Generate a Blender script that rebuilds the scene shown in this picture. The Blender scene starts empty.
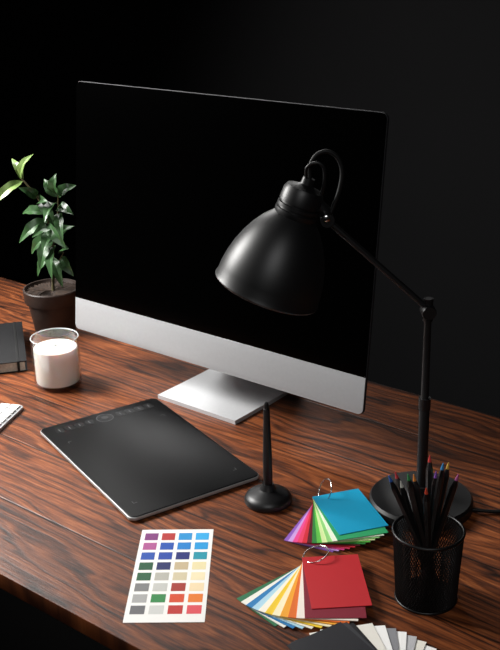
import bpy, bmesh, math, random
from mathutils import Vector, Matrix
random.seed(7)
DZ = 0.75            # height of the desk top above the floor
D = bpy.data
COL = bpy.context.scene.collection

# ------------------------------------------------------------------ helpers
def lin(c):
    if isinstance(c, str):
        c = c.lstrip('#'); c = [int(c[i:i+2], 16)/255 for i in (0, 2, 4)]
    return tuple((x/12.92 if x <= 0.04045 else ((x+0.055)/1.055)**2.4) for x in c)

MATS = {}
def mat(name, col, rough=0.5, metal=0.0, spec=0.5, var=0.06, nscale=40.0, bump=0.0, bscale=400.0, **kw):
    if name in MATS: return MATS[name]
    m = D.materials.new(name); m.use_nodes = True
    nt = m.node_tree; N = nt.nodes; L = nt.links
    b = N['Principled BSDF']
    c = lin(col)
    tc = N.new('ShaderNodeTexCoord')
    no = N.new('ShaderNodeTexNoise'); no.inputs['Scale'].default_value = nscale; no.inputs['Detail'].default_value = 4
    L.new(tc.outputs['Object'], no.inputs['Vector'])
    r = N.new('ShaderNodeValToRGB')
    r.color_ramp.elements[0].position = 0.3; r.color_ramp.elements[1].position = 0.7
    r.color_ramp.elements[0].color = tuple(x*(1-var) for x in c)+(1,)
    r.color_ramp.elements[1].color = tuple(min(1, x*(1+var)) for x in c)+(1,)
    L.new(no.outputs['Fac'], r.inputs['Fac']); L.new(r.outputs['Color'], b.inputs['Base Color'])
    b.inputs['Roughness'].default_value = rough; b.inputs['Metallic'].default_value = metal
    b.inputs['Specular IOR Level'].default_value = spec
    for k, v in kw.items(): b.inputs[k.replace('_', ' ')].default_value = v
    if bump:
        n2 = N.new('ShaderNodeTexNoise'); n2.inputs['Scale'].default_value = bscale
        L.new(tc.outputs['Object'], n2.inputs['Vector'])
        bp = N.new('ShaderNodeBump'); bp.inputs['Strength'].default_value = bump; bp.inputs['Distance'].default_value = 0.001
        L.new(n2.outputs['Fac'], bp.inputs['Height']); L.new(bp.outputs['Normal'], b.inputs['Normal'])
    MATS[name] = m
    return m

def empty(name, loc=(0, 0, 0), rz=0.0):
    e = D.objects.new(name, None); COL.objects.link(e)
    e.empty_display_size = 0.05
    e.location = (loc[0], loc[1], loc[2]+DZ); e.rotation_euler = (0, 0, rz)
    return e

def finish(bm, name, m, parent=None, smooth=True, ang=35, loc=None, rot=None):
    bmesh.ops.recalc_face_normals(bm, faces=bm.faces[:])
    if smooth:
        for f in bm.faces: f.smooth = True
        for e in bm.edges:
            if len(e.link_faces) == 2 and e.calc_face_angle(0) > math.radians(ang): e.smooth = False
    me = D.meshes.new(name); bm.to_mesh(me); bm.free()
    o = D.objects.new(name, me); COL.objects.link(o)
    for mm in (m if isinstance(m, (list, tuple)) else [m]): me.materials.append(mm)
    if parent: o.parent = parent
    if loc: o.location = loc
    if rot: o.rotation_euler = rot
    return o

def lathe(name, prof, m, parent=None, segs=64, mtx=None, **k):
    bm = bmesh.new(); rings = []
    for r, z in prof:
        if r < 1e-6: rings.append([bm.verts.new((0, 0, z))])
        else: rings.append([bm.verts.new((r*math.cos(2*math.pi*i/segs), r*math.sin(2*math.pi*i/segs), z)) for i in range(segs)])
    for a, b in zip(rings, rings[1:]):
        for i in range(segs):
            j = (i+1) % segs
            if len(a) == 1 and len(b) == 1: continue
            if len(a) == 1: bm.faces.new((a[0], b[i], b[j]))
            elif len(b) == 1: bm.faces.new((a[i], a[j], b[0]))
            else: bm.faces.new((a[i], a[j], b[j], b[i]))
    if mtx is not None: bm.transform(mtx)
    return finish(bm, name, m, parent, **k)

def box(name, c, s, m, parent=None, bev=0.0, seg=2, rot=None):
    bm = bmesh.new(); bmesh.ops.create_cube(bm, size=1)
    bmesh.ops.scale(bm, vec=s, verts=bm.verts)
    if bev: bmesh.ops.bevel(bm, geom=bm.edges[:], offset=bev, segments=seg, affect='EDGES', profile=0.5)
    return finish(bm, name, m, parent, loc=c, rot=rot, ang=50)

def rrect(w, h, r, n=8):
    if not isinstance(r, (tuple, list)): r = (r,)*4   # TR, TL, BL, BR
    pts = []
    for k, (sx, sy, a0) in enumerate(((1, 1, 0), (-1, 1, 90), (-1, -1, 180), (1, -1, 270))):
        rr = r[k]
        if rr < 1e-6: pts.append((sx*w/2, sy*h/2)); continue
        cx, cy = sx*(w/2-rr), sy*(h/2-rr)
        for i in range(n+1):
            a = math.radians(a0+90*i/n); pts.append((cx+rr*math.cos(a), cy+rr*math.sin(a)))
    return pts

def slab(name, w, h, t, r, m, parent=None, bev=0.0, mtx=None, z0=0.0, loc=None, rot=None):
    bm = bmesh.new(); pts = rrect(w, h, r)
    lo = [bm.verts.new((x, y, z0)) for x, y in pts]; hi = [bm.verts.new((x, y, z0+t)) for x, y in pts]
    n = len(pts)
    bm.faces.new(lo[::-1]); bm.faces.new(hi)
    for i in range(n): bm.faces.new((lo[i], lo[(i+1) % n], hi[(i+1) % n], hi[i]))
    if bev:
        bmesh.ops.recalc_face_normals(bm, faces=bm.faces[:])
        es = [e for e in bm.edges if abs(e.verts[0].co.z-e.verts[1].co.z) < 1e-7 and e.calc_face_angle(0) > 1]
        bmesh.ops.bevel(bm, geom=es, offset=bev, segments=3, affect='EDGES', profile=0.5)
    if mtx is not None: bm.transform(mtx)
    return finish(bm, name, m, parent, loc=loc, rot=rot)

def catmull(P, sub=8):
    P = [Vector(p) for p in P]; out = []
    for i in range(len(P)-1):
        p0 = P[max(i-1, 0)]; p1 = P[i]; p2 = P[i+1]; p3 = P[min(i+2, len(P)-1)]
        for k in range(sub):
            t = k/sub
            out.append(0.5*((2*p1)+(p2-p0)*t+(2*p0-5*p1+4*p2-p3)*t*t+(3*p1-p0-3*p2+p3)*t**3))
    out.append(P[-1]); return out

def tube(name, P, r, m, parent=None, segs=12, closed=False, sub=0, **k):
    P = catmull(P, sub) if sub else [Vector(p) for p in P]
    n = len(P); rad = r if isinstance(r, (list, tuple)) else [r]*n
    if len(rad) != n: rad = [rad[0]+(rad[-1]-rad[0])*i/(n-1) for i in range(n)]
    bm = bmesh.new(); rings = []; prev = None
    for i, p in enumerate(P):
        if closed: t = (P[(i+1) % n]-P[i-1]).normalized()
        else: t = (P[min(i+1, n-1)]-P[max(i-1, 0)]).normalized()
        if prev is None:
            a = Vector((0, 0, 1)) if abs(t.z) < 0.9 else Vector((1, 0, 0)); u = t.cross(a).normalized()
        else: u = (prev-t*prev.dot(t)).normalized()
        prev = u; v = t.cross(u)
        rings.append([bm.verts.new(p+(u*math.cos(2*math.pi*j/segs)+v*math.sin(2*math.pi*j/segs))*rad[i]) for j in range(segs)])
    pairs = list(zip(rings, rings[1:]))+([(rings[-1], rings[0])] if closed else [])
    for a, b in pairs:
        for j in range(segs): bm.faces.new((a[j], a[(j+1) % segs], b[(j+1) % segs], b[j]))
    if not closed: bm.faces.new(rings[0][::-1]); bm.faces.new(rings[-1])
    return finish(bm, name, m, parent, ang=50, **k)

# ------------------------------------------------------------------ materials
def wood():
    m = D.materials.new('walnut_planks'); m.use_nodes = True
    nt = m.node_tree; N = nt.nodes; L = nt.links; b = N['Principled BSDF']
    def math_(op, a, bv=None, c=None):
        n = N.new('ShaderNodeMath'); n.operation = op
        for i, v in enumerate((a, bv, c)):
            if v is None: continue
            if isinstance(v, (int, float)): n.inputs[i].default_value = v
            else: L.new(v, n.inputs[i])
        return n.outputs[0]
    tc = N.new('ShaderNodeTexCoord'); sp = N.new('ShaderNodeSeparateXYZ'); L.new(tc.outputs['Object'], sp.inputs[0])
    X, Y, Z = sp.outputs
    PW = 0.135
    yy = math_('DIVIDE', math_('ADD', Y, 2.03), PW); idx = math_('FLOOR', yy); fr = math_('FRACT', yy)
    wn = N.new('ShaderNodeTexWhiteNoise'); wn.noise_dimensions = '1D'; L.new(idx, wn.inputs['W'])
    off = math_('MULTIPLY', wn.outputs['Value'], 7.0)
    def coord(sx, sy):
        c = N.new('ShaderNodeCombineXYZ')
        L.new(math_('ADD', math_('MULTIPLY', X, sx), off), c.inputs[0])
        L.new(math_('ADD', math_('MULTIPLY', Y, sy), off), c.inputs[1])
        L.new(Z, c.inputs[2]); return c.outputs[0]
    def noise(vec, scale, detail, rough=0.6, dist=0):
        n = N.new('ShaderNodeTexNoise'); n.inputs['Scale'].default_value = scale; n.inputs['Detail'].default_value = detail
        n.inputs['Roughness'].default_value = rough; n.inputs['Distortion'].default_value = dist
        L.new(vec, n.inputs['Vector']); return n.outputs['Fac']
    big = noise(coord(1.5, 8), 1.0, 3, 0.5)
    # growth rings: long wavy lines with an occasional cathedral figure
    phase = math_('ADD', math_('MULTIPLY', big, 72.0), math_('MULTIPLY', Y, 300.0))
    rings = math_('POWER', math_('MULTIPLY_ADD', math_('SINE', phase), 0.5, 0.5), 0.6)
    rings2 = math_('MULTIPLY_ADD', math_('SINE', math_('MULTIPLY', phase, 2.7)), 0.5, 0.5)
    fine = noise(coord(13, 200), 1.0, 5, 0.74)
    mid = noise(coord(3.5, 34), 1.0, 5, 0.65, 0.3)
    g = math_('ADD', math_('ADD', math_('MULTIPLY', rings, 0.15), math_('MULTIPLY', rings2, 0.07)), math_('ADD', math_('MULTIPLY', fine, 0.58), math_('MULTIPLY', mid, 0.36)))
    ramp = N.new('ShaderNodeValToRGB'); cr = ramp.color_ramp
    cr.elements[0].position = 0.42; cr.elements[0].color = lin('#190a05')+(1,)
    cr.elements[1].position = 0.80; cr.elements[1].color = lin('#9a5a32')+(1,)
    e = cr.elements.new(0.54); e.color = lin('#4c2613')+(1,)
    e = cr.elements.new(0.65); e.color = lin('#713b1d')+(1,)
    L.new(g, ramp.inputs['Fac'])
    # plank tone + seams
    tone = math_('MULTIPLY_ADD', wn.outputs['Value'], 0.35, 0.82)
    edge = math_('MINIMUM', fr, math_('SUBTRACT', 1.0, fr))
    seam = N.new('ShaderNodeMapRange'); L.new(edge, seam.inputs['Value'])
    seam.inputs['From Min'].default_value = 0.006; seam.inputs['From Max'].default_value = 0.017
    seam.inputs['To Min'].default_value = 0.2; seam.inputs['To Max'].default_value = 1.0
    mul = N.new('ShaderNodeMix'); mul.data_type = 'RGBA'; mul.blend_type = 'MULTIPLY'; mul.inputs[0].default_value = 1
    cb = N.new('ShaderNodeCombineColor'); f = math_('MULTIPLY', tone, seam.outputs[0])
    for i in range(3): L.new(f, cb.inputs[i])
    L.new(ramp.outputs['Color'], mul.inputs[6]); L.new(cb.outputs[0], mul.inputs[7]); L.new(mul.outputs[2], b.inputs['Base Color'])
    L.new(math_('MULTIPLY_ADD', fine, -0.25, 0.58), b.inputs['Roughness'])
    b.inputs['Specular IOR Level'].default_value = 0.33
    bp = N.new('ShaderNodeBump'); bp.inputs['Strength'].default_value = 0.6; bp.inputs['Distance'].default_value = 0.0015
    L.new(math_('MULTIPLY', g, seam.outputs[0]), bp.inputs['Height']); L.new(bp.outputs['Normal'], b.inputs['Normal'])
    return m
M_wood = wood()
M_wall = mat('black_wall_paint', '#101011', 0.85, spec=0.10, nscale=3, var=0.05)
M_floor = mat('dark_floor', '#080808', 0.8, spec=0.1, nscale=5)
M_alu = mat('brushed_aluminium', '#a9aaac', 0.40, 0.3, var=0.02, nscale=200)
M_foot = mat('stand_aluminium', '#c0c1c3', 0.40, 0.3, var=0.02, nscale=200)
M_aludark = mat('darkened_edge_aluminium', '#2c2c2e', 0.55, 0.3, spec=0.2, var=0.02)  # aluminium coloured dark to hold down highlights along the monitor edge
M_screen = mat('screen_glass', '#010101', 0.12, spec=0.06, var=0.0)
M_lamp = mat('lamp_black_paint', '#101011', 0.42, spec=0.45)
M_lampin = mat('lamp_inner', '#303030', 0.5)
M_rubber = mat('black_rubber', '#0b0b0b', 0.6, spec=0.3)
M_chrome = mat('chrome', '#d0d0d0', 0.2, 1.0, var=0.01)
M_tab = mat('tablet_black', '#0b0b0c', 0.38, spec=0.14, bump=0.05, bscale=1500)
M_tabedge = mat('tablet_edge', '#a8a8a8', 0.35, 0.4)
M_mark = mat('tablet_marks', '#4c4c4e', 0.5)
M_white = mat('white_plastic', '#e4e4e2', 0.45, var=0.01)
M_paper = mat('white_paper', '#e6e4e0', 0.7, spec=0.2, var=0.01)
M_pages = mat('page_edges', '#a8a296', 0.8, spec=0.2, nscale=300, var=0.15)
M_cover = mat('notebook_cover', '#121214', 0.55, spec=0.28, bump=0.15, bscale=700)
M_pot = mat('brown_clay_pot', '#2e211b', 0.5, spec=0.4, nscale=25, var=0.35, bump=0.2, bscale=80)
M_soil = mat('soil', '#2a1c12', 0.95, nscale=120, var=0.5, bump=1.0, bscale=160)
M_stem = mat('stem_bark', '#4a4426', 0.7, nscale=60, var=0.3)
M_leaf = mat('leaf_green', '#355430', 0.33, spec=0.55, nscale=30, var=0.4)
M_leaf2 = mat('pale_leaf_green', '#728c4c', 0.38, spec=0.5, nscale=30, var=0.25)  # paler green for the topmost leaves
M_wax = mat('candle_wax', '#fbf6ee', 0.5, var=0.01, Subsurface_Weight=0.3, Subsurface_Scale=0.02)
M_wick = mat('wick', '#8a8478', 0.9)
M_mesh = mat('mesh_black_metal', '#0c0c0d', 0.4, 0.3)
M_pencil = mat('pencil_black', '#0d0d0e', 0.35, spec=0.5)
def glass():   # thin clear jar: mostly transparent, sharper reflection towards grazing angles
    m = D.materials.new('clear_glass'); m.use_nodes = True; nt = m.node_tree; N = nt.nodes; L = nt.links
    N.remove(N['Principled BSDF'])
    tr = N.new('ShaderNodeBsdfTransparent'); tr.inputs[0].default_value = (0.97, 0.975, 0.975, 1)
    gl = N.new('ShaderNodeBsdfGlossy'); gl.inputs['Roughness'].default_value = 0.08
    lw = N.new('ShaderNodeLayerWeight'); lw.inputs['Blend'].default_value = 0.5
    p = N.new('ShaderNodeMath'); p.operation = 'POWER'; L.new(lw.outputs['Facing'], p.inputs[0]); p.inputs[1].default_value = 2.6
    q = N.new('ShaderNodeMath'); q.operation = 'MULTIPLY_ADD'; L.new(p.outputs[0], q.inputs[0]); q.inputs[1].default_value = 0.55; q.inputs[2].default_value = 0.05
    mx = N.new('ShaderNodeMixShader'); L.new(q.outputs[0], mx.inputs[0]); L.new(tr.outputs[0], mx.inputs[1]); L.new(gl.outputs[0], mx.inputs[2])
    L.new(mx.outputs[0], N['Material Output'].inputs[0])
    return m
M_glass = glass()
M_rimglass = mat('polished_glass_rim', '#d8dcdc', 0.15, spec=0.8, var=0.0, Alpha=0.55)

# ------------------------------------------------------------------ room
box('floor', (0, 0, -0.05), (8, 6, 0.1), M_floor)
box('wall_back', (0, 1.25, 1.5), (8, 0.1, 3.0), M_wall)
box('wall_left', (-3.6, -0.85, 1.5), (0.1, 4.1, 3.0), M_wall)

# ------------------------------------------------------------------ desk
desk = D.objects.new('wooden_desk', None); COL.objects.link(desk)
YB, YF = 0.258, -0.548
box('desk_top', (0.0, (YB+YF)/2, DZ-0.0125), (2.2, YB-YF, 0.025), M_wood, desk, bev=0.0015)
for i, (x, y) in enumerate(((-1.02, YB-0.08), (1.02, YB-0.08), (-1.02, YF+0.12), (1.02, YF+0.12))):
    box('leg_%d' % (i+1), (x, y, (DZ-0.025)/2), (0.06, 0.06, DZ-0.025), M_wood, desk, bev=0.003)
box('apron_back', (0, YB-0.08, DZ-0.065), (2.0, 0.025, 0.08), M_wood, desk)
box('apron_front', (0, YF+0.12, DZ-0.065), (2.0, 0.025, 0.08), M_wood, desk)

# ------------------------------------------------------------------ desktop computer monitor
mon = empty('desktop_computer_monitor')
HB, TILT, MW, MH, CH = 0.0735, 0.11546, 0.654, 0.463, 0.061
# local panel frame: x right, y up the panel, z towards the viewer -> world
PM = Matrix.Translation((0, 0, HB)) @ Matrix.Rotation(math.pi/2-TILT, 4, 'X') @ Matrix.Translation((0, MH/2, 0))
slab('housing', MW, MH, 0.005, 0.0105, M_aludark, mon, bev=0.0008, mtx=PM, z0=-0.006)
slab('chin', MW-0.0016, CH, 0.0012, (0, 0, 0.0098, 0.0098), M_alu, mon, bev=0.0003,
     mtx=PM @ Matrix.Translation((0, -MH/2+CH/2+0.0008, 0)), z0=-0.0011)
slab('screen', MW-0.0022, MH-CH-0.0018, 0.0011, (0.0098, 0.0098, 0, 0), M_screen, mon,
     mtx=PM @ Matrix.Translation((0, CH/2, 0)), z0=-0.0011)
bm = bmesh.new(); nx, ny = 32, 24; g = []
for j in range(ny+1):
    row = []
    for i in range(nx+1):
        a, b2 = 2*i/nx-1, 2*j/ny-1
        d = 0.034*((1-a**4)*(1-b2**4))**0.8
        row.append(bm.verts.new((a*(MW/2-0.012), b2*(MH/2-0.012), -0.006-d)))
    g.append(row)
for j in range(ny):
    for i in range(nx): bm.faces.new((g[j][i], g[j][i+1], g[j+1][i+1], g[j+1][i]))
bm.transform(PM); finish(bm, 'rear_shell', M_alu, mon)
# L shaped foot + neck
path = [(-0.0264, 0.004), (0.06, 0.004), (0.12, 0.005), (0.145, 0.010), (0.156, 0.022), (0.155, 0.045), (0.13, 0.11), (0.095, 0.19), (0.065, 0.255)]
P = catmull([(0, y, z) for y, z in path], 6)
bm = bmesh.new(); rows = []; W2 = 0.0895; th = 0.0035
for i, p in enumerate(P):
    t = (P[min(i+1, len(P)-1)]-P[max(i-1, 0)]).normalized(); nrm = Vector((0, -t.z, t.y))
    rows.append([bm.verts.new(p+nrm*s*th+Vector((x, 0, 0))) for s, x in ((-1, -W2), (-1, W2), (1, W2), (1, -W2))])
for a, b2 in zip(rows, rows[1:]):
    for k in range(4): bm.faces.new((a[k], a[(k+1) % 4], b2[(k+1) % 4], b2[k]))
bm.faces.new(rows[0]); bm.faces.new(rows[-1][::-1])
bmesh.ops.translate(bm, verts=bm.verts, vec=(0, 0, -min(v.co.z for v in bm.verts)))
finish(bm, 'stand', M_foot, mon)

# ------------------------------------------------------------------ desk lamp
LX, LY = 0.474, -0.072
lamp = empty('desk_lamp', (LX, LY, 0), rz=math.radians(39.26))   # local x = arm plane, arm reaches towards -x
lathe('base', [(0, 0), (0.071, 0), (0.074, 0.003), (0.074, 0.014), (0.071, 0.018), (0.02, 0.0195), (0.014, 0.022), (0.012, 0.035), (0, 0.035)], M_lamp, lamp)
tube('pole', [(0, 0, 0.02), (0, 0, 0.16), (0, 0, 0.165), (0, 0, 0.29)], [0.0075, 0.0075, 0.0055, 0.005], M_lamp, lamp, segs=20)
lathe('pole_collar', [(0, 0.155), (0.0085, 0.155), (0.0085, 0.172), (0, 0.172)], M_lamp, lamp, segs=24)
lathe('joint', [(0, -0.011), (0.009, -0.011), (0.010, -0.008), (0.010, 0.008), (0.009, 0.011), (0, 0.011)], M_lamp, lamp, segs=24,
      mtx=Matrix.Translation((0, 0, 0.300)) @ Matrix.Rotation(math.pi/2, 4, 'X'))
tube('joint_stem', [(0, 0, 0.286), (0, 0, 0.318)], 0.0065, M_lamp, lamp)
a0 = Vector((0.0, 0, 0.303)); a1 = Vector((-0.136, 0, 0.430))
tube('arm', [a0, a0.lerp(a1, 0.5), a1], 0.0042, M_lamp, lamp)
ax = Vector((0.0473, 0, 0.124)).normalized(); rimc = Vector((-0.2160, 0, 0.3365))
SM = Matrix.Translation(rimc) @ Matrix.Rotation(math.atan2(ax.x, ax.z), 4, 'Y')
outer = [(0.0715, -0.001), (0.0726, 0.001), (0.0710, 0.006), (0.0702, 0.018), (0.0676, 0.034), (0.0631, 0.050), (0.0568, 0.066), (0.0490, 0.081), (0.0400, 0.094), (0.0315, 0.103), (0.0265, 0.108)]
inner = [(r-0.0013, z-0.001) for r, z in outer]
lathe('shade', outer+[(0.0, 0.109)], M_lamp, lamp, mtx=SM, segs=96)
lathe('shade_lining', [(0, 0.106)]+inner[::-1]+[(0.0715, -0.001)], M_lampin, lamp, mtx=SM, segs=96)
cap = [(0.0, 0.107), (0.0275, 0.107), (0.0285, 0.110), (0.0285, 0.114), (0.0255, 0.1145), (0.0255, 0.117), (0.0280, 0.1175), (0.0280, 0.1215),
       (0.0250, 0.122), (0.0250, 0.1245), (0.0275, 0.125), (0.0270, 0.140), (0.0240, 0.146), (0.0120, 0.149), (0.0085, 0.151), (0.0080, 0.160), (0.0, 0.160)]
lathe('socket_cap', cap, M_lamp, lamp, mtx=SM, segs=64)
lathe('bulb', [(0, 0.02), (0.012, 0.022), (0.022, 0.032), (0.026, 0.046), (0.022, 0.062), (0.013, 0.078), (0.012, 0.104), (0, 0.104)], M_white, lamp, mtx=SM, segs=32)
tube('bracket', [(-0.150, 0, 0.452), (-0.140, 0, 0.444), (-0.134, 0, 0.428)], [0.009, 0.008, 0.0065], M_lamp, lamp, segs=16)
lathe('knuckle', [(0, -0.010), (0.009, -0.010), (0.009, 0.010), (0, 0.010)], M_lamp, lamp, segs=24,
      mtx=Matrix.Translation((-0.136, 0, 0.431)) @ Matrix.Rotation(math.pi/2, 4, 'X'))
lathe('bracket_glint', [(0, 0.0), (0.0045, 0.0), (0.0045, 0.006), (0.003, 0.007), (0, 0.007)], M_chrome, lamp, segs=20,
      mtx=Matrix.Translation((-0.138, -0.010, 0.436)) @ Matrix.Rotation(math.pi/2, 4, 'X'))  # chrome disc standing in for the white highlight on the bracket
tube('head_cable', [(-0.158, 0, 0.478), (-0.158, 0, 0.500), (-0.150, 0.0, 0.515), (-0.136, 0, 0.5195), (-0.123, 0, 0.511), (-0.117, 0, 0.493), (-0.120, 0, 0.470), (-0.127, 0, 0.450), (-0.134, 0, 0.434)], 0.0028, M_rubber, lamp, sub=8)
tube('head_handle', [(-0.163, -0.004, 0.485), (-0.162, -0.010, 0.502), (-0.150, -0.012, 0.508), (-0.141, -0.012, 0.500), (-0.141, -0.010, 0.478), (-0.147, -0.006, 0.458)], 0.0022, M_lamp, lamp, sub=8)
def w2l(x, y, z):
    a = -math.radians(39.26); dx, dy = x-LX, y-LY
    return (dx*math.cos(a)-dy*math.sin(a), dx*math.sin(a)+dy*math.cos(a), z)
tube('power_cable', [w2l(*p) for p in ((0.538, -0.048, 0.006), (0.575, -0.022, 0.003), (0.62, 0.03, 0.003), (0.68, 0.11, 0.003), (0.74, 0.16, 0.003), (0.84, 0.19, 0.003), (1.0, 0.2, 0.003))], 0.0026, M_rubber, lamp, sub=6)

# ------------------------------------------------------------------ potted plant
PX, PY = -0.4993, 0.095
plant = empty('potted_plant', (PX, PY, 0), rz=math.radians(39.26))
lathe('pot', [(0, 0), (0.040, 0), (0.042, 0.003), (0.0515, 0.066), (0.0565, 0.067), (0.058, 0.070), (0.0595, 0.094), (0.058, 0.096), (0.0555, 0.096), (0.053, 0.088), (0.052, 0.086), (0, 0.086)], M_pot, plant)
bm = bmesh.new(); bmesh.ops.create_circle(bm, cap_ends=True, segments=40, radius=0.0535)
bmesh.ops.poke(bm, faces=bm.faces[:])
bmesh.ops.subdivide_edges(bm, edges=bm.edges[:], cuts=3, use_grid_fill=True)
for v in bm.verts: v.co.z = 0.087+random.uniform(0, 0.005)
finish(bm, 'soil', M_soil, plant)
def S(u, v, y=0.0):   # stems/leaves drawn on a rough elevation grid of the plant
    return Vector(((u-54)/490.0, y, (332-v)/462.0))
tube('stem_main', [S(55, 294), S(57, 270), S(59, 245), S(57, 222), S(50, 202), S(40, 188), S(34, 181)], [0.0035, 0.0018], M_stem, plant, sub=5, segs=8)
tube('stem_side', [S(58, 250), S(63, 232, .01), S(67, 212, .01), S(69, 198, .0)], [0.0025, 0.0014], M_stem, plant, sub=5, segs=8)
tube('stem_low', [S(57, 272), S(64, 262, -.01), S(70, 252, -.01)], [0.002, 0.0012], M_stem, plant, sub=5, segs=8)
leaves = [  # base u,v,y   tip u,v,y  width
 (36,184,0, 5,202,-.02, .018,1),(34,182,0, 49,155,.0, .015,1),(36,184,0, 24,162,.03,.012,1),(48,200,0, 34,183,-.03,.018,0),
 (69,199,0, 70,173,-.01,.022,0),(68,200,0, 56,180,.01,.018,0),(69,200,0, 88,186,.0,.020,0),(66,212,0, 84,212,-.02,.022,0),
 (57,222,0, 28,236,-.02,.022,0),(55,215,0, 30,214,.02,.018,0),(58,224,0, 76,240,-.04,.024,0),(52,206,0, 62,196,-.04,.020,0),
 (59,236,0, 36,252,.01,.020,0),(59,240,0, 47,262,-.03,.022,0),(60,244,0, 80,228,.03,.02,0),(63,234,.01, 52,246,-.04,.022,0),
 (58,256,0, 42,272,-.01,.018,0),(66,258,0, 80,270,-.03,.02,0),(70,252,-.01, 78,242,-.04,.02,0),(58,258,0, 68,280,-.03,.018,0),
 (57,230,0, 44,228,-.05,.020,0),(67,206,0, 58,214,-.05,.020,0),(62,246,0, 60,268,-.05,.018,0),(69,215,0, 74,232,-.05,.018,0),(50,203,0,66,222,-.03,.02,0)]
bm = bmesh.new(); 
for (u0, v0, y0, u1, v1, y1, w, ty) in leaves:
    w *= 1.12
    A = S(u0, v0, y0); B = S(u1, v1, y1); d = B-A; Ln = d.length; d.normalize()
    up = Vector((random.uniform(-.6, .2), -0.75, 0.65+random.uniform(-.3, .3))); side = d.cross(up).normalized(); nn = side.cross(d).normalized()
    ns, rows = 12, []
    for i in range(ns+1):
        t = i/ns; ww = w*math.sin(math.pi*min(1, t**0.85))**0.8*(0.95-0.25*t) if 0 < t < 1 else 0.0004
        c = A+d*Ln*t+nn*(0.18*Ln*math.sin(math.pi*t))-Vector((0, 0, 0.14*Ln*t*t))
        row = []
        for k in (-1, -.5, 0, .5, 1):
            row.append(bm.verts.new(c+side*ww*k*0.62+nn*(abs(k)*ww*0.28-0.10*ww*math.sin(t*17+k)*abs(k))))
        rows.append(row)
    for a, b2 in zip(rows, rows[1:]):
        for k in range(4):
            f = bm.faces.new((a[k], a[k+1], b2[k+1], b2[k])); f.material_index = ty
lv = finish(bm, 'leaves', [M_leaf, M_leaf2], plant)

# ------------------------------------------------------------------ candle
cd = empty('candle_in_glass_jar', (-0.283, -0.089, 0))
lathe('jar', [(0, 0), (0.040, 0), (0.0428, 0.003), (0.0438, 0.012), (0.0438, 0.094), (0.0430, 0.095), (0.0418, 0.094), (0.0418, 0.009), (0, 0.0075)], M_glass, cd)
tube('jar_rim', [(0.0428*math.cos(2*math.pi*k/64), 0.0428*math.sin(2*math.pi*k/64), 0.0945) for k in range(64)], 0.0012, M_rimglass, cd, closed=True, segs=8)
lathe('wax', [(0, 0.0085), (0.0388, 0.0092), (0.0398, 0.013), (0.0398, 0.074), (0.0385, 0.0752), (0.004, 0.0745), (0, 0.0745)], M_wax, cd)
tube('wick', [(0, 0, 0.074), (0.0005, 0, 0.079), (0.001, 0, 0.082)], 0.0009, M_wick, cd, segs=8)

# ------------------------------------------------------------------ notebook (corner at origin, long side +x, width +y)
L_, W_, T_ = 0.22, 0.14, 0.022
nb = empty('notebook', (-0.378, -0.083, 0), rz=math.radians(142.5))
box('cover_bottom', (L_/2, W_/2, 0.001), (L_, W_, 0.002), M_cover, nb, bev=0.0004)
box('pages', (L_/2, W_/2+0.001, T_/2), (L_-0.005, W_-0.006, T_-0.004), M_pages, nb)
box('cover_top', (L_/2, W_/2, T_-0.001), (L_, W_, 0.002), M_cover, nb, bev=0.0004)
box('spine', (L_/2, W_-0.001, T_/2), (L_, 0.002, T_), M_cover, nb)
box('elastic_band', (L_/2, 0.016, T_/2), (L_+0.0012, 0.005, T_+0.0010), M_rubber, nb, bev=0.0004)

# ------------------------------------------------------------------ keyboard
kb = empty('computer_keyboard', (-0.252, -0.1955, 0), rz=math.radians(204))  # local +x = along long side, +y = depth
KL, KD = 0.28, 0.115
slab('case', KL, KD, 0.006, 0.008, M_alu, kb, bev=0.001, loc=(KL/2, KD/2, 0))
bm = bmesh.new(); rowsn = 6; mg = 0.004; ph = (KD-2*mg)/rowsn
for r in range(rowsn):
    n = 14 if r != rowsn-1 else 10
    pw = (KL-2*mg)/n
    for i in range(n):
        w = pw-0.003; h = ph-0.003
        mt = Matrix.Translation((mg+pw*(i+.5), mg+ph*(r+.5), 0.0075)) @ Matrix.Diagonal((w, h, 0.003, 1))
        bmesh.ops.create_cube(bm, size=1, matrix=mt)
finish(bm, 'keys', M_white, kb, smooth=False)

# ------------------------------------------------------------------ graphics tablet
tb = empty('graphics_tablet', (0.0436, -0.1977, 0), rz=1.24625)
TW, TL = 0.221, 0.345
slab('underside', TW-0.006, TL-0.006, 0.004, 0.010, M_rubber, tb)
slab('edge_trim', TW, TL, 0.0055, 0.011, M_tabedge, tb, bev=0.0014, z0=0.0025)
slab('body', TW-0.0022, TL-0.0022, 0.0045, 0.0105, M_tab, tb, bev=0.0014, z0=0.0045)
KY = TL/2-0.026
slab('touch_ring', 0.0295, 0.0295, 0.0004, 0.01465, M_mark, tb, z0=0.0088, loc=(0, KY, 0))
slab('ring_face', 0.0275, 0.0275, 0.0006, 0.0137, M_tab, tb, z0=0.0088, loc=(0, KY, 0))
slab('ring_button', 0.012, 0.012, 0.0009, 0.0059, M_lamp, tb, z0=0.0088, loc=(0, KY, 0))
for i, x in enumerate((-0.083, -0.065, -0.047, -0.029, 0.029, 0.047, 0.065, 0.083)):
    slab('express_key_%d' % (i+1), 0.0145, 0.018, 0.0003, 0.002, M_tab, tb, z0=0.0088, loc=(x, KY, 0))
    slab('key_mark_%d' % (i+1), 0.0014, 0.009, 0.00045, 0.0004, M_mark, tb, z0=0.0088, loc=(x, KY, 0))
AX, AY = 0.088, 0.118
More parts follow.
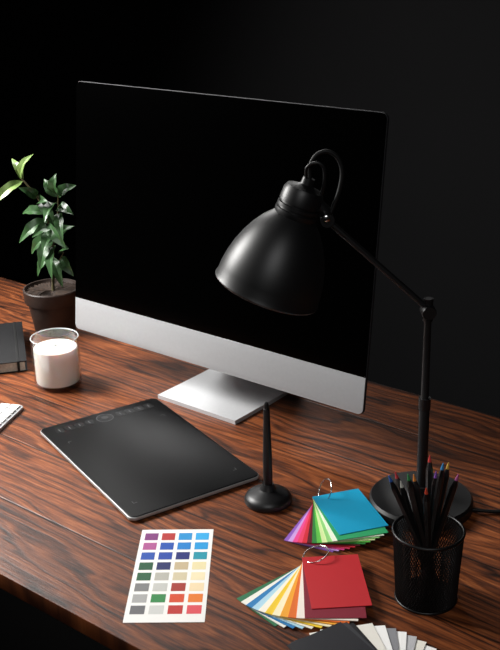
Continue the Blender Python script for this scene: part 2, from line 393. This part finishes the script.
for i, (sx, sy) in enumerate(((1, 1), (-1, 1), (-1, -1), (1, -1))):
    box('corner_mark_%da' % i, (sx*AX-sx*0.003, sy*AY-0.018, 0.00905), (0.006, 0.0008, 0.0002), M_mark, tb)
    box('corner_mark_%db' % i, (sx*AX, sy*AY-sy*0.003-0.018, 0.00905), (0.0008, 0.006, 0.0002), M_mark, tb)

# ------------------------------------------------------------------ stylus in stand
st = empty('stylus_pen_in_stand', (0.289, -0.192, 0))
lathe('stand', [(0, 0), (0.033, 0), (0.035, 0.002), (0.0352, 0.006), (0.033, 0.011), (0.027, 0.0155), (0.018, 0.0185), (0.012, 0.0215), (0.0095, 0.027), (0.0085, 0.030), (0.0075, 0.030), (0, 0.027)], M_lamp, st)
lathe('pen', [(0, 0.020), (0.005, 0.024), (0.0066, 0.032), (0.0070, 0.050), (0.0066, 0.080), (0.0056, 0.112), (0.0048, 0.140), (0.0046, 0.150), (0.0036, 0.1505), (0.0036, 0.156), (0.0020, 0.160), (0, 0.161)], M_lamp, st, segs=32)

# ------------------------------------------------------------------ colour chart
cc = empty('colour_swatch_chart', (0.2984, -0.4115, 0), rz=math.radians(37.6))
CWd, CHt = 0.100, 0.209
slab('sheet', CWd, CHt, 0.0006, 0.001, M_paper, cc)
rowsC = [['#74306f', '#a82c2c', '#2088c4', '#2f9fd8'], ['#a04c84', '#1648a0', '#1276bd', '#1a90cc'], ['#1a479e', '#173e97', '#131f68', '#158c9e'],
         ['#0e4c2e', '#111c58', '#b8a684', '#dccfa0'], ['#145230', '#a8a69c', '#c4b898', '#e2d4ac'], ['#727272', '#b6b6b0', '#98281a', '#e2cca4'],
         ['#9a9a98', '#1f7a3a', '#c84010', '#d87018'], ['#5e5e60', '#c0c0bc', '#b01e18', '#d0444e']]
bm = bmesh.new(); mats = []; 
for r, rw in enumerate(rowsC):
    for c, h in enumerate(rw):
        x = (-0.5+[.15, .385, .62, .855][c])*CWd; y = CHt/2-0.018-r*0.0237
        vs = [bm.verts.new((x+sx*0.0092, y+sy*0.0088, 0.0007)) for sx, sy in ((-1, -1), (1, -1), (1, 1), (-1, 1))]
        f = bm.faces.new(vs); f.material_index = len(mats)
        mats.append(mat('swatch_'+h[1:], h, 0.6, var=0.01))
finish(bm, 'patches', mats, cc, smooth=False)

# ------------------------------------------------------------------ swatch fans
def fan(corner, ang_top, spread, cols, w=0.074, L_=0.111, along=0.3, ring=True, sgn=-1, t=0.0011, jitter=0.0, flat=False, Llow=None, angs=None):
    """stack of cards on a ring; ang_top = direction (deg) the top card points; cards below turn by sgn*spread"""
    d = Vector((math.cos(math.radians(ang_top)), math.sin(math.radians(ang_top)))); r = Vector((-d.y, d.x))
    piv = Vector(corner)+r*w*along+d*0.009
    e = empty('paper_swatch_fan', (piv.x, piv.y, 0))
    n = len(cols)
    for i, c in enumerate(cols):          # 0 = bottom card
        a = math.radians(ang_top+sgn*spread*(n-1-i)/(n-1)+random.uniform(-jitter, jitter))
        if angs: a = math.radians(ang_top+sgn*angs[i])
        bm = bmesh.new(); z = i*t
        LL = L_ if (i == n-1 or Llow is None) else Llow
        x0, x1 = -0.009, LL-0.009; y0, y1 = -w*along, w*(1-along)
        if sgn > 0: y0, y1 = -w*(1-along), w*along
        lo = [(x0, y0), (x1, y0), (x1, y1), (x0, y1)]
        tt = 0.0009
        V = [bm.verts.new((x, y, z)) for x, y in lo]+[bm.verts.new((x, y, z+tt)) for x, y in lo]
        for q in ((3, 2, 1, 0), (4, 5, 6, 7), (0, 1, 5, 4), (1, 2, 6, 5), (2, 3, 7, 6), (3, 0, 4, 7)): bm.faces.new([V[k] for k in q])
        bm.transform(Matrix.Rotation(a, 4, 'Z'))
        finish(bm, 'card_%d' % (i+1), mat('card_'+c[1:], c, 0.55, spec=0.35, var=0.02), e, smooth=False)
    H = n*t
    if ring:
        pts = []
        back = Vector((-d.x, -d.y, 0)); R_ = 0.0175
        if flat: cen = Vector((0, 0, H+0.003))+back*0.010; vv = Vector((r.x*.93, r.y*.93, 0.30))
        else: cen = Vector((0, 0, 0.0178))+back*0.013; vv = Vector((r.x*.42, r.y*.42, 0.90))
        for k in range(48):
            q = 2*math.pi*k/48
            pts.append(cen+back*R_*math.cos(q)+vv*R_*math.sin(q))
        tube('binder_ring', pts, 0.0008, M_chrome, e, closed=True, segs=8)
    return e
fan((0.347, -0.163), -34, 43, ['#8a5ab4', '#c49ad8', '#e04a90', '#e04468', '#cc2c3a', '#5a1420', '#2f7a3a', '#5cb548', '#cfe0a0', '#8cc878', '#e8ecd8', '#2f9a62', '#0f93ba'], w=0.072, along=0.3, L_=0.107, Llow=0.119)
fan((0.4255, -0.296), -47.7, 54, ['#2c6e4a', '#e8e6dc', '#2c78b0', '#a9cfe0', '#efe9d8', '#e6c030', '#f0e6c0', '#e8a030', '#d86a28', '#efe4d8', '#7a2030', '#b3242a'], along=0.25, Llow=0.129, flat=True)
fan((0.646, -0.412), 161, 62, ['#f6f5f2', '#ece8dc', '#b8b8ba', '#f6f5f2', '#8a8a8e', '#f6f5f2', '#e8e4da', '#1c1c1f', '#39393d', '#26262a'], along=0.5, ring=False, sgn=-1, w=0.078,
    angs=[64, 56, 49, 42, 35, 28, 20, 8, 4, 0])

# ------------------------------------------------------------------ pencil cup
CX, CY = 0.590, -0.259
pc = empty('mesh_pencil_cup', (CX, CY, 0), rz=math.radians(39.26))
Hc = 0.097
bm = bmesh.new(); ns, nr = 72, 26; R0, R1 = 0.0370, 0.0425; rg = []
for j in range(nr+1):
    z = 0.003+(Hc-0.003)*j/nr; R_ = R0+(R1-R0)*j/nr
    rg.append([bm.verts.new((R_*math.cos(2*math.pi*(i+0.5*(j % 2))/ns), R_*math.sin(2*math.pi*(i+0.5*(j % 2))/ns), z)) for i in range(ns)])
for j in range(0, nr-1):
    for i in range(ns):
        o = 0 if j % 2 == 0 else 1
        a = rg[j][i]; r_ = rg[j+1][(i+o) % ns]; l_ = rg[j+1][(i-1+o) % ns]; tp = rg[j+2][i]
        bm.faces.new((a, r_, tp, l_))
ob = finish(bm, 'wire_mesh', M_mesh, pc, smooth=False)
md = ob.modifiers.new('wire', 'WIREFRAME'); md.thickness = 0.0019; md.use_even_offset = False
def circ(R_, z, n=64): return [(R_*math.cos(2*math.pi*k/n), R_*math.sin(2*math.pi*k/n), z) for k in range(n)]
tube('rim', circ(R1+0.0003, Hc), 0.0019, M_mesh, pc, closed=True, segs=8)
tube('lower_rim', circ(R0+0.0002, 0.0022), 0.0019, M_mesh, pc, closed=True, segs=8)
lathe('bottom', [(0, 0.0005), (R0, 0.0005), (R0, 0.003), (0, 0.003)], M_mesh, pc)
tips = [(-.051,-.004,.176,'#2c58a4'),(-.041,.012,.172,'#b03038'),(-.030,-.014,.183,'#388c50'),(-.019,.010,.169,'#c87830'),(.001,.018,.190,'#c03030'),
        (.012,-.010,.194,'#2c7cb0'),(.023,.012,.183,'#c89c38'),(.030,-.012,.180,'#a85088'),(-.008,-.016,.165,'#c4442c'),(.018,.020,.172,'#449a60'),(.006,.0,.178,'#78449c'),(-.036,.0,.166,'#b0b0a8')]
for i, (s, y, z, c) in enumerate(tips):
    tip = Vector((s, y, z)); bs = Vector((-s*0.35+random.uniform(-.006, .006), -y*0.6, 0.0042)); d = (tip-bs).normalized(); ln = (tip-bs).length
    mt = Matrix.Translation(bs) @ d.to_track_quat('Z', 'Y').to_matrix().to_4x4()
    lathe('pencil_%d' % (i+1), [(0, 0.001), (0.0043, 0.001), (0.0043, ln-0.018), (0.0021, ln-0.0075), (0, ln-0.0075)], M_pencil, pc, segs=6, mtx=mt, smooth=False)
    lathe('pencil_lead_%d' % (i+1), [(0, ln-0.0085), (0.0023, ln-0.0085), (0.0006, ln), (0, ln)], mat('lead_'+c[1:], c, 0.5), pc, segs=10, mtx=mt)

# ------------------------------------------------------------------ camera
cam = D.cameras.new('camera'); co = D.objects.new('camera', cam); COL.objects.link(co)
psi, pit, roll = -0.68514, 0.36673, -0.02568
F = Vector((math.sin(psi)*math.cos(pit), math.cos(psi)*math.cos(pit), -math.sin(pit)))
r = Vector((math.cos(psi), -math.sin(psi), 0)); u = r.cross(F)
r2 = r*math.cos(roll)+u*math.sin(roll); u2 = r2.cross(F)
mw = Matrix((r2, u2, -F)).transposed().to_4x4(); mw.translation = Vector((1.12714, -1.24965, 0.79568+DZ))
co.matrix_world = mw
cam.sensor_fit = 'VERTICAL'; cam.sensor_height = 36; cam.lens = 1054.55*36/650; cam.clip_start = 0.02
bpy.context.scene.camera = co

# ------------------------------------------------------------------ lights
def area(name, loc, tgt, size, power, col=(1, 1, 1), spread=180):
    l = D.lights.new(name, 'AREA'); l.energy = power; l.color = col; l.size = size; l.spread = math.radians(spread)
    o = D.objects.new(name, l); COL.objects.link(o)
    o.location = (loc[0], loc[1], loc[2]+DZ)
    o.rotation_euler = (Vector(tgt)-Vector(loc)).to_track_quat('-Z', 'Y').to_euler()
    return o
area('softbox_key', (-1.0, -0.55, 0.95), (-0.08, -0.06, 0.0), 0.55, 25, (1.0, 0.985, 0.96), spread=120)
area('added_sheen_light', (-0.9, 0.85, 1.35), (0.1, -0.18, 0.0), 0.8, 9.5, (1.0, 0.985, 0.965), spread=130)  # unseen lamp added for sheen on the desk and rim light
area('added_fill_light', (1.4, -1.7, 1.5), (0.35, -0.25, 0.0), 0.8, 3, (1, 1, 1), spread=90)  # weak unseen lamp added to lift the front of the scene
w = D.worlds.new('world'); bpy.context.scene.world = w; w.use_nodes = True
w.node_tree.nodes['Background'].inputs[0].default_value = (0.5, 0.52, 0.55, 1); w.node_tree.nodes['Background'].inputs[1].default_value = 0.008
try:
    bpy.context.scene.view_settings.view_transform = 'Standard'
except Exception: pass
